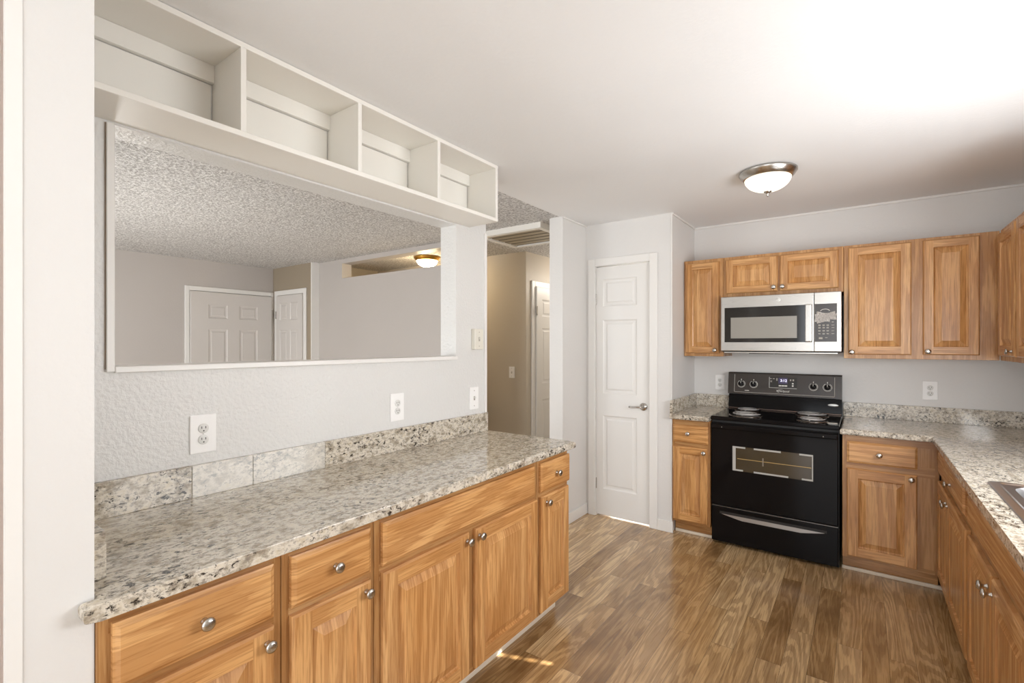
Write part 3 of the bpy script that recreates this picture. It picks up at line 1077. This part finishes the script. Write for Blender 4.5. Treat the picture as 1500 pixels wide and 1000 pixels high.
# ------------------------------------------------------------------ microwave
MX0, MX1, MZ0, MZ1, MY = -0.868, -0.112, 1.378, 1.788, 3.90
mw = thing('microwave', 'stainless steel over-the-range microwave with black window', 'microwave', (MX0, MY, 0))
MW = MX1 - MX0
MB().box(0.004, MW - 0.004, 0.028, BY - MY - 0.002, MZ0 - 0.002, MZ1).build('body', M_BLACKM, mw)
seam = -0.268 - MX0
md = MB().box(0, seam - 0.001, 0.0, 0.028, MZ0 + 0.004, MZ1, bev=0.004).build('door', M_STEEL, mw)
MB().box(-0.843 - MX0, -0.279 - MX0, -0.0012, 0.004, 1.447, 1.706, bev=0.0006, seg=1).build('window_surround', M_DARKGL, md)
MB().box(-0.799 - MX0, -0.369 - MX0, -0.0020, 0.003, 1.476, 1.631, bev=0.0004, seg=1).build('window_glass', M_GREYGL, md)
MB().box(-0.318 - MX0, -0.281 - MX0, -0.030, -0.003, 1.449, 1.707, bev=0.005).build('door_handle', M_STEEL, md)
lg = MB().lathe([(0.0145, 0), (0.0145, 0.0012), (0.0125, 0.0018), (0.002, 0.0018)], 28, '-Y').build('round_emblem', M_SILVER, md, (-0.484 - MX0, 0.0, 1.750))
em = MB()
em.tube([(0.0095 * math.cos(a), -0.0022, 0.0095 * math.sin(a)) for a in [2 * math.pi * i / 24 for i in range(24)]], 0.0007, 6, closed=True)
for s_ in (-1, 1):
    em.tube([(s_ * (0.001 + 0.0042 * math.sin(a * 1.2)), -0.0022, 0.0050 * math.cos(a)) for a in [2.6 * i / 12 for i in range(13)]], 0.0006, 6)
em.build('emblem_script', M_GREYPRINT, lg)
cpn = MB().box(seam + 0.001, MW, 0.0, 0.028, MZ0 + 0.004, MZ1, bev=0.004).build('control_side', M_STEEL, mw)
key = MB().box(-0.264 - MX0, -0.137 - MX0, -0.0012, 0.004, 1.449, 1.708, bev=0.0006, seg=1).build('control_panel', M_PANEL, cpn)
# 'control_panel' already carries keys as pieces of control_side
KEYS = []
for r_, z in enumerate((1.562, 1.545, 1.524, 1.504)):
    for c_, x in enumerate((-0.236, -0.212, -0.189, -0.160)):
        KEYS.append((x, z, 0.013 if c_ < 3 else 0.016, 0.009 if c_ < 3 else 0.005, (c_ == 3) or (r_ == 3 and c_ != 1)))
KEYS += [(-0.229, 1.474, 0.022, 0.012, False), (-0.197, 1.477, 0.014, 0.006, True), (-0.160, 1.583, 0.010, 0.008, True)]
for x, z, w_, h_, small in KEYS:
    if small:
        h_ *= 0.7
    MB().box(x - w_ / 2 - MX0, x + w_ / 2 - MX0, -0.0022, -0.0010, z - h_ / 2, z + h_ / 2).build('key', M_GREYPRINT, cpn)
for r_, z in enumerate((1.562, 1.545, 1.524)):
    for c_, x in enumerate((-0.236, -0.212, -0.189)):
        text('key_digit', str(r_ * 3 + c_ + 1), 0.008, M_PANEL, cpn, (x - MX0, -0.0024, z), R90)
text('key_digit', '0', 0.008, M_PANEL, cpn, (-0.212 - MX0, -0.0024, 1.504), R90)
# crumpled protective film over the display
fm = MB()
random.seed(3)
NX, NZ = 22, 14
gridv = []
for j in range(NZ + 1):
    row = []
    for i in range(NX + 1):
        u, v_ = i / NX, j / NZ
        x = -0.262 + 0.124 * u
        z = 1.580 + 0.070 * v_ + 0.006 * math.sin(7 * u + 1) * (v_ - 0.5) * 2
        x += 0.007 * math.sin(9 * v_) * (1 if u > 0.5 else -0.6) * abs(u - 0.5)
        y = -0.0035 - 0.004 * random.random()
        row.append(fm.bm.verts.new((x - MX0, y, z)))
    gridv.append(row)
for j in range(NZ):
    for i in range(NX):
        if (i < 2 or i > NX - 3) and (j < 2 or j > NZ - 4):
            continue
        if i > 14 and j < 4:
            continue
        fm.bm.faces.new((gridv[j][i], gridv[j][i + 1], gridv[j + 1][i + 1], gridv[j + 1][i]))
fm.build('protective_film', M_FILM, cpn)
ar = MB()
ar.tube([(-0.204 + 0.027 * math.cos(a) - MX0, -0.003, 1.655 + 0.016 * math.sin(a)) for a in [math.radians(15 + 150 * i / 16) for i in range(17)]], 0.0022, 6)
ar.build('display_arc', M_PRINT, cpn)
# underside: lamp lens and grease filters
MB().box(0.02, MW - 0.02, 0.01, BY - MY - 0.02, MZ0 - 0.012, MZ0 - 0.002, bev=0.002).build('bottom_panel', M_STEEL, mw)
for x0, x1 in ((0.19, 0.35), (0.36, 0.45)):
    MB().box(x0, x1, 0.02, 0.2, MZ0 - 0.016, MZ0 - 0.012).build('grease_filter', M_BLACKM, mw)

# ------------------------------------------------------------------ hanging cubby shelf
SHX0, SHX1, SHZ0, SHZ1 = -1.655, -1.869, 2.119, 2.433
sh = thing('cubby_shelf', 'white open cubby shelf of four bays hung from the ceiling above the pass-through', 'shelf', (0, 0, 0))
MB().box(SHX1, SHX0, 0.3025, 2.148, SHZ0, SHZ0 + 0.019, bev=0.0015, seg=1).build('bottom_board', M_SHELF, sh)
MB().box(SHX1, SHX0, 0.3025, 2.148, SHZ1 - 0.019, SHZ1, bev=0.0015, seg=1).build('top_board', M_SHELF, sh)
DIV = [(0.762, 0.780), (1.219, 1.237), (1.672, 1.691), (2.127, 2.147)]
for a, b in DIV:
    MB().box(SHX1, SHX0 - 0.0005, a, b, SHZ0 + 0.019, SHZ1 - 0.019, bev=0.001, seg=1).build('divider' if b < 2 else 'end_board', M_SHELF, sh)
starts = [0.304] + [b for a, b in DIV[:-1]]
for s_, (a, b) in zip(starts, DIV):
    MB().box(SHX1, SHX1 + 0.022, s_ + 0.0005, a - 0.0005, SHZ1 - 0.019 - 0.062, SHZ1 - 0.0195, bev=0.001, seg=1).build('back_strip', M_SHELF, sh)
    MB().box(SHX1, SHX1 + 0.006, s_ + 0.0005, a - 0.007, SHZ0 + 0.0195, SHZ1 - 0.019 - 0.066).build('back_panel', M_SHELF, sh)

# ------------------------------------------------------------------ doors
DOOR_PROF = [(0.008, 0.006), (0.016, 0.008), (0.028, 0.008), (0.040, 0.003)]


def casing(name, label, boxes):
    return bx(name, M_WHITE, label, 'trim', *boxes, bev=0.004)


# narrow pantry door, front faces -y
w_, h_ = DX1 - DX0 - 0.006, 2.064
m = MB()
panel_slab(w_, h_, 0.035, [0.058, w_ - 0.108], [0.218, 0.830, 1.012, 1.622, 1.734, 1.960], {(1, 1), (1, 3), (1, 5)}, 0.002, DOOR_PROF, m)
d1 = struct(m.build('door_1', M_DOOR, None, (DX0 + 0.003, 3.738, 0.012)), 'narrow white three-panel door beside the stove counter', 'door')
for hz in (0.27, 1.81):
    g_ = MB().box(-0.010, 0.003, -0.046, -0.030, -0.045, 0.045, bev=0.002)
    g_.build('hinge', M_NICKEL, d1, (0, 0, hz - 0.012))
lv = MB().lathe([(0.031, 0.0), (0.031, 0.006), (0.026, 0.011), (0.012, 0.013), (0.011, 0.040), (0.008, 0.046)], 28, '-Y')
lv.tube([(0.0, -0.042, 0), (-0.02, -0.046, 0.0), (-0.05, -0.047, -0.002), (-0.085, -0.045, -0.004), (-0.105, -0.043, -0.003)], 0.0075, 10)
lv.build('lever_handle', M_NICKEL, d1, (w_ - 0.052, -0.035, 0.925))
MB().box(w_ - 0.002, w_ + 0.0025, -0.034, -0.008, 0.90, 0.955).build('latch_plate', M_NICKEL, d1)
casing('trim_16', 'white casing around the narrow three-panel door', [
    (DX0 - 0.062, DX0, 3.676, 3.69, 0, DZ1 + 0.062), (DX1, DX1 + 0.062, 3.676, 3.69, 0, DZ1 + 0.062), (DX0, DX1, 3.676, 3.69, DZ1, DZ1 + 0.062)])
bx('trim_17', M_WHITE, 'white jamb lining inside the narrow door opening', 'trim', (DX0 - 0.001, DX0 + 0.002, 3.69, 3.79, 0, DZ1), (DX1 - 0.002, DX1 + 0.001, 3.69, 3.79, 0, DZ1), (DX0, DX1, 3.69, 3.79, DZ1 - 0.002, DZ1))

# wide six-panel door on the living room wall, faces +x (local x -> world y)
w_ = 3.312 - 2.357
m = MB()
SIX = {(1, 1), (3, 1), (1, 3), (3, 3), (1, 5), (3, 5)}
panel_slab(w_, 2.045, 0.035, [0.19, 0.405, 0.545, 0.77], [0.22, 0.80, 0.98, 1.60, 1.73, 1.90], SIX, 0.002, DOOR_PROF, m)
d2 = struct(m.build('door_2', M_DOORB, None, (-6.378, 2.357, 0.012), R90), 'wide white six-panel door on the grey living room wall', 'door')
for hz in (0.25, 1.82):
    MB().box(w_ - 0.004, w_ + 0.008, -0.045, -0.030, hz - 0.05, hz + 0.05, bev=0.002).build('hinge', M_NICKEL, d2)
casing('trim_18', 'white casing around the wide living room door', [
    (-6.38, -6.362, 2.305, 2.353, 0, 2.118), (-6.38, -6.362, 3.316, 3.349, 0, 2.118), (-6.38, -6.362, 2.353, 3.316, 2.064, 2.118)])
# closet door faces -y
w_ = 0.60
m = MB()
panel_slab(w_, 2.05, 0.035, [0.085, 0.265, 0.335, 0.515], [0.22, 0.80, 0.98, 1.60, 1.73, 1.95], SIX, 0.002, DOOR_PROF, m)
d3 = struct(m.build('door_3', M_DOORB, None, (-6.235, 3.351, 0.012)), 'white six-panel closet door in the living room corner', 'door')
for hz in (0.25, 1.80):
    MB().box(-0.010, 0.004, -0.045, -0.030, hz - 0.05, hz + 0.05, bev=0.002).build('hinge', M_NICKEL, d3)
casing('trim_19', 'white casing around the living room closet door', [
    (-6.318, -6.240, 3.333, 3.351, 0, 2.13), (-5.630, -5.572, 3.333, 3.351, 0, 2.13), (-6.240, -5.630, 3.333, 3.351, 2.068, 2.13)])
# hall door faces +x
w_ = 0.76
m = MB()
panel_slab(w_, 2.055, 0.035, [0.11, 0.325, 0.435, 0.65], [0.22, 0.80, 0.98, 1.60, 1.73, 1.92], SIX, 0.002, DOOR_PROF, m)
d4 = struct(m.build('door_4', M_DOOR, None, (-2.939, 4.470, 0.012), R90), 'white panelled hall door seen through the passage', 'door')
for hz in (0.25, 1.79):
    MB().box(-0.010, 0.004, -0.046, -0.030, hz - 0.05, hz + 0.05, bev=0.002).build('hinge', M_NICKEL, d4)
casing('trim_20', 'white casing around the hall door', [
    (-2.94, -2.922, 4.405, 4.466, 0, 2.13), (-2.94, -2.922, 5.234, 5.295, 0, 2.13), (-2.94, -2.922, 4.466, 5.234, 2.07, 2.13)])

# wooden louvred ceiling hatch in the hall
ht = thing('ceiling_hatch', 'wood-slatted ceiling hatch above the hall passage', 'hatch', (0, 0, 0))
hx0, hx1, hy0, hy1, hz0 = -2.80, -2.13, 3.33, 3.92, CEIL - 0.048
f = MB()
f.box(hx0, hx1, hy0, hy0 + 0.05, hz0, CEIL - 0.0005)
f.box(hx0, hx1, hy1 - 0.04, hy1, hz0, CEIL - 0.0005)
f.box(hx0, hx0 + 0.045, hy0 + 0.05, hy1 - 0.04, hz0, CEIL - 0.0005)
f.box(hx1 - 0.045, hx1, hy0 + 0.05, hy1 - 0.04, hz0, CEIL - 0.0005)
f.build('frame', M_SHELF, ht)
n = 5
for k in range(n):
    a = hy0 + 0.055 + k * (hy1 - hy0 - 0.10) / n
    MB().box(hx0 + 0.047, hx1 - 0.047, a, a + (hy1 - hy0 - 0.10) / n - 0.026, hz0 + 0.010, hz0 + 0.0125).build('slat', M_HATCH, ht)
MB().box(hx0 + 0.046, hx1 - 0.046, hy0 + 0.051, hy1 - 0.041, hz0 + 0.0145, hz0 + 0.0185).build('backing_board', M_BLACKM, ht)


# ------------------------------------------------------------------ lamps
def flush_lamp(label, loc, r, metal, glass, group):
    t = thing('ceiling_lamp', label, 'lamp', loc, 0, group)
    MB().lathe([(r * 0.9, 0.0), (r, -0.004), (r * 1.0, -0.012), (r * 0.96, -0.020), (r * 0.93, -0.028), (r * 0.86, -0.040), (r * 0.80, -0.046), (r * 0.70, -0.044)], 48, 'Z').build('base_ring', metal, t)
    prof = [(r * 0.80 * math.cos(a), -0.040 - 0.078 * math.sin(a)) for a in [math.radians(88 * i / 14) for i in range(15)]]
    MB().lathe(prof, 48, 'Z').build('glass_bowl', glass, t)
    MB().lathe([(0.022, -0.114), (0.021, -0.121), (0.010, -0.128), (0.006, -0.133), (0.007, -0.140), (0.004, -0.147), (0.001, -0.149)], 24, 'Z').build('finial', metal, t)
    return t


flush_lamp('frosted glass bowl lamp with nickel ring on the kitchen ceiling', (-0.443, 3.13, CEIL - 0.001), 0.152, M_NICKEL, M_GLASSLIT, None)
flush_lamp('brass-ringed glowing bowl lamp in the hall seen through the slot', (-4.05, 3.92, CEIL - 0.001), 0.150, M_BRASS, M_HALLLIT, None)


# ------------------------------------------------------------------ outlets and switches (faces -y in local space)
def outlet(label, loc, rotz, w=0.080, h=0.125, group=None):
    t = thing('wall_outlet', label, 'outlet', loc, rotz, group)
    MB().box(-w / 2, w / 2, -0.006, 0, -h / 2, h / 2, bev=0.003).build('cover_plate', M_PLATE, t)
    for s_ in (-1, 1):
        sm = MB().lathe([(0.017, 0.0055), (0.017, 0.0085), (0.016, 0.0092), (0.003, 0.0092)], 24, '-Y')
        so_ = sm.build('socket', M_SOCKET, t, (0, 0, s_ * 0.0195))
        sl = MB()
        for sx in (-0.0062, 0.0062):
            sl.box(sx - 0.001, sx + 0.001, -0.0098, -0.0090, -0.001, 0.007)
        sl.box(-0.002, 0.002, -0.0098, -0.0090, -0.0105, -0.0065)
        sl.build('slots', M_SLOT, so_)
    MB().lathe([(0.0025, 0.0058), (0.0025, 0.0068), (0.0008, 0.0072)], 12, '-Y').build('screw', M_SOCKET, t)
    return t


def switch(label, loc, rotz, w=0.074, h=0.122, d=0.006, mat=None, group=None, name='light_switch', cat='switch'):
    t = thing(name, label, cat, loc, rotz, group)
    MB().box(-w / 2, w / 2, -d, 0, -h / 2, h / 2, bev=0.003).build('cover_plate', mat or M_PLATE, t)
    MB().box(-0.006, 0.006, -d - 0.002, -d + 0.001, -0.012, 0.012).build('toggle_slot', M_GREYPRINT, t)
    g_ = MB().box(-0.0038, 0.0038, -d - 0.011, -d - 0.001, -0.001, 0.009, bev=0.001)
    g_.build('toggle', mat or M_SOCKET, t)
    for s_ in (-1, 1):
        MB().lathe([(0.003, d - 0.0002), (0.003, d + 0.001), (0.001, d + 0.0014)], 12, '-Y').build('screw', M_GREYPRINT, t, (0, 0, s_ * h * 0.34))
    return t


XW = HX1 - 0.0002
outlet('white double outlet above the long counter under the left half of the pass-through', (HX1, 0.732, 1.121), R90, 0.084, 0.134)
outlet('white double outlet above the long counter under the right half of the pass-through', (HX1, 1.603, 1.122), R90, 0.086, 0.136)
switch('white toggle switch low on the wall end by the hall, just above the backsplash', (HX1, 2.188, 1.113), R90, 0.080, 0.132)
switch('thick ivory switch box high on the wall end by the hall', (HX1, 2.205, 1.463), R90, 0.078, 0.122, 0.030, M_IVORY)
outlet('white double outlet above the small counter left of the stove', (-0.966, BY, 1.113), 0, 0.076, 0.126)
outlet('white double outlet on the back wall right of the stove', (0.372, BY, 1.119), 0, 0.080, 0.126)
switch('white toggle switch on the beige hall wall', (-3.127, BY, 1.122), 0, 0.075, 0.125)

# ------------------------------------------------------------------ window over the sink with a closed blind (its cord holes let dots of sun in)
win = MB()
for b in ((0.99, 1.07, WY0, WY0 + 0.05, WZ0, WZ1), (0.99, 1.07, WY1 - 0.05, WY1, WZ0, WZ1), (0.99, 1.07, WY0 + 0.05, WY1 - 0.05, WZ0, WZ0 + 0.05), (0.99, 1.07, WY0 + 0.05, WY1 - 0.05, WZ1 - 0.05, WZ1)):
    win.box(*b)
struct(win.build('window_1', M_WHITE), 'white framed kitchen window over the sink', 'window')
hy, hz = 2.635, 1.42
bl = MB()
hw, hh, pitch, nh = 0.011, 0.012, 0.044, 4
bl.box(0.965, 0.969, WY0 - 0.02, hy - hw, WZ0 - 0.02, WZ1 + 0.02)
bl.box(0.965, 0.969, hy + hw, WY1 + 0.02, WZ0 - 0.02, WZ1 + 0.02)
zz = WZ0 - 0.02
for k in range(nh):
    zc_ = hz - (nh - 1) / 2 * pitch + k * pitch
    bl.box(0.965, 0.969, hy - hw, hy + hw, zz, zc_ - hh)
    zz = zc_ + hh
bl.box(0.965, 0.969, hy - hw, hy + hw, zz, WZ1 + 0.02)
tag(bl.build('window_blind', M_BLIND), 'closed white blind over the kitchen sink window', 'blind')
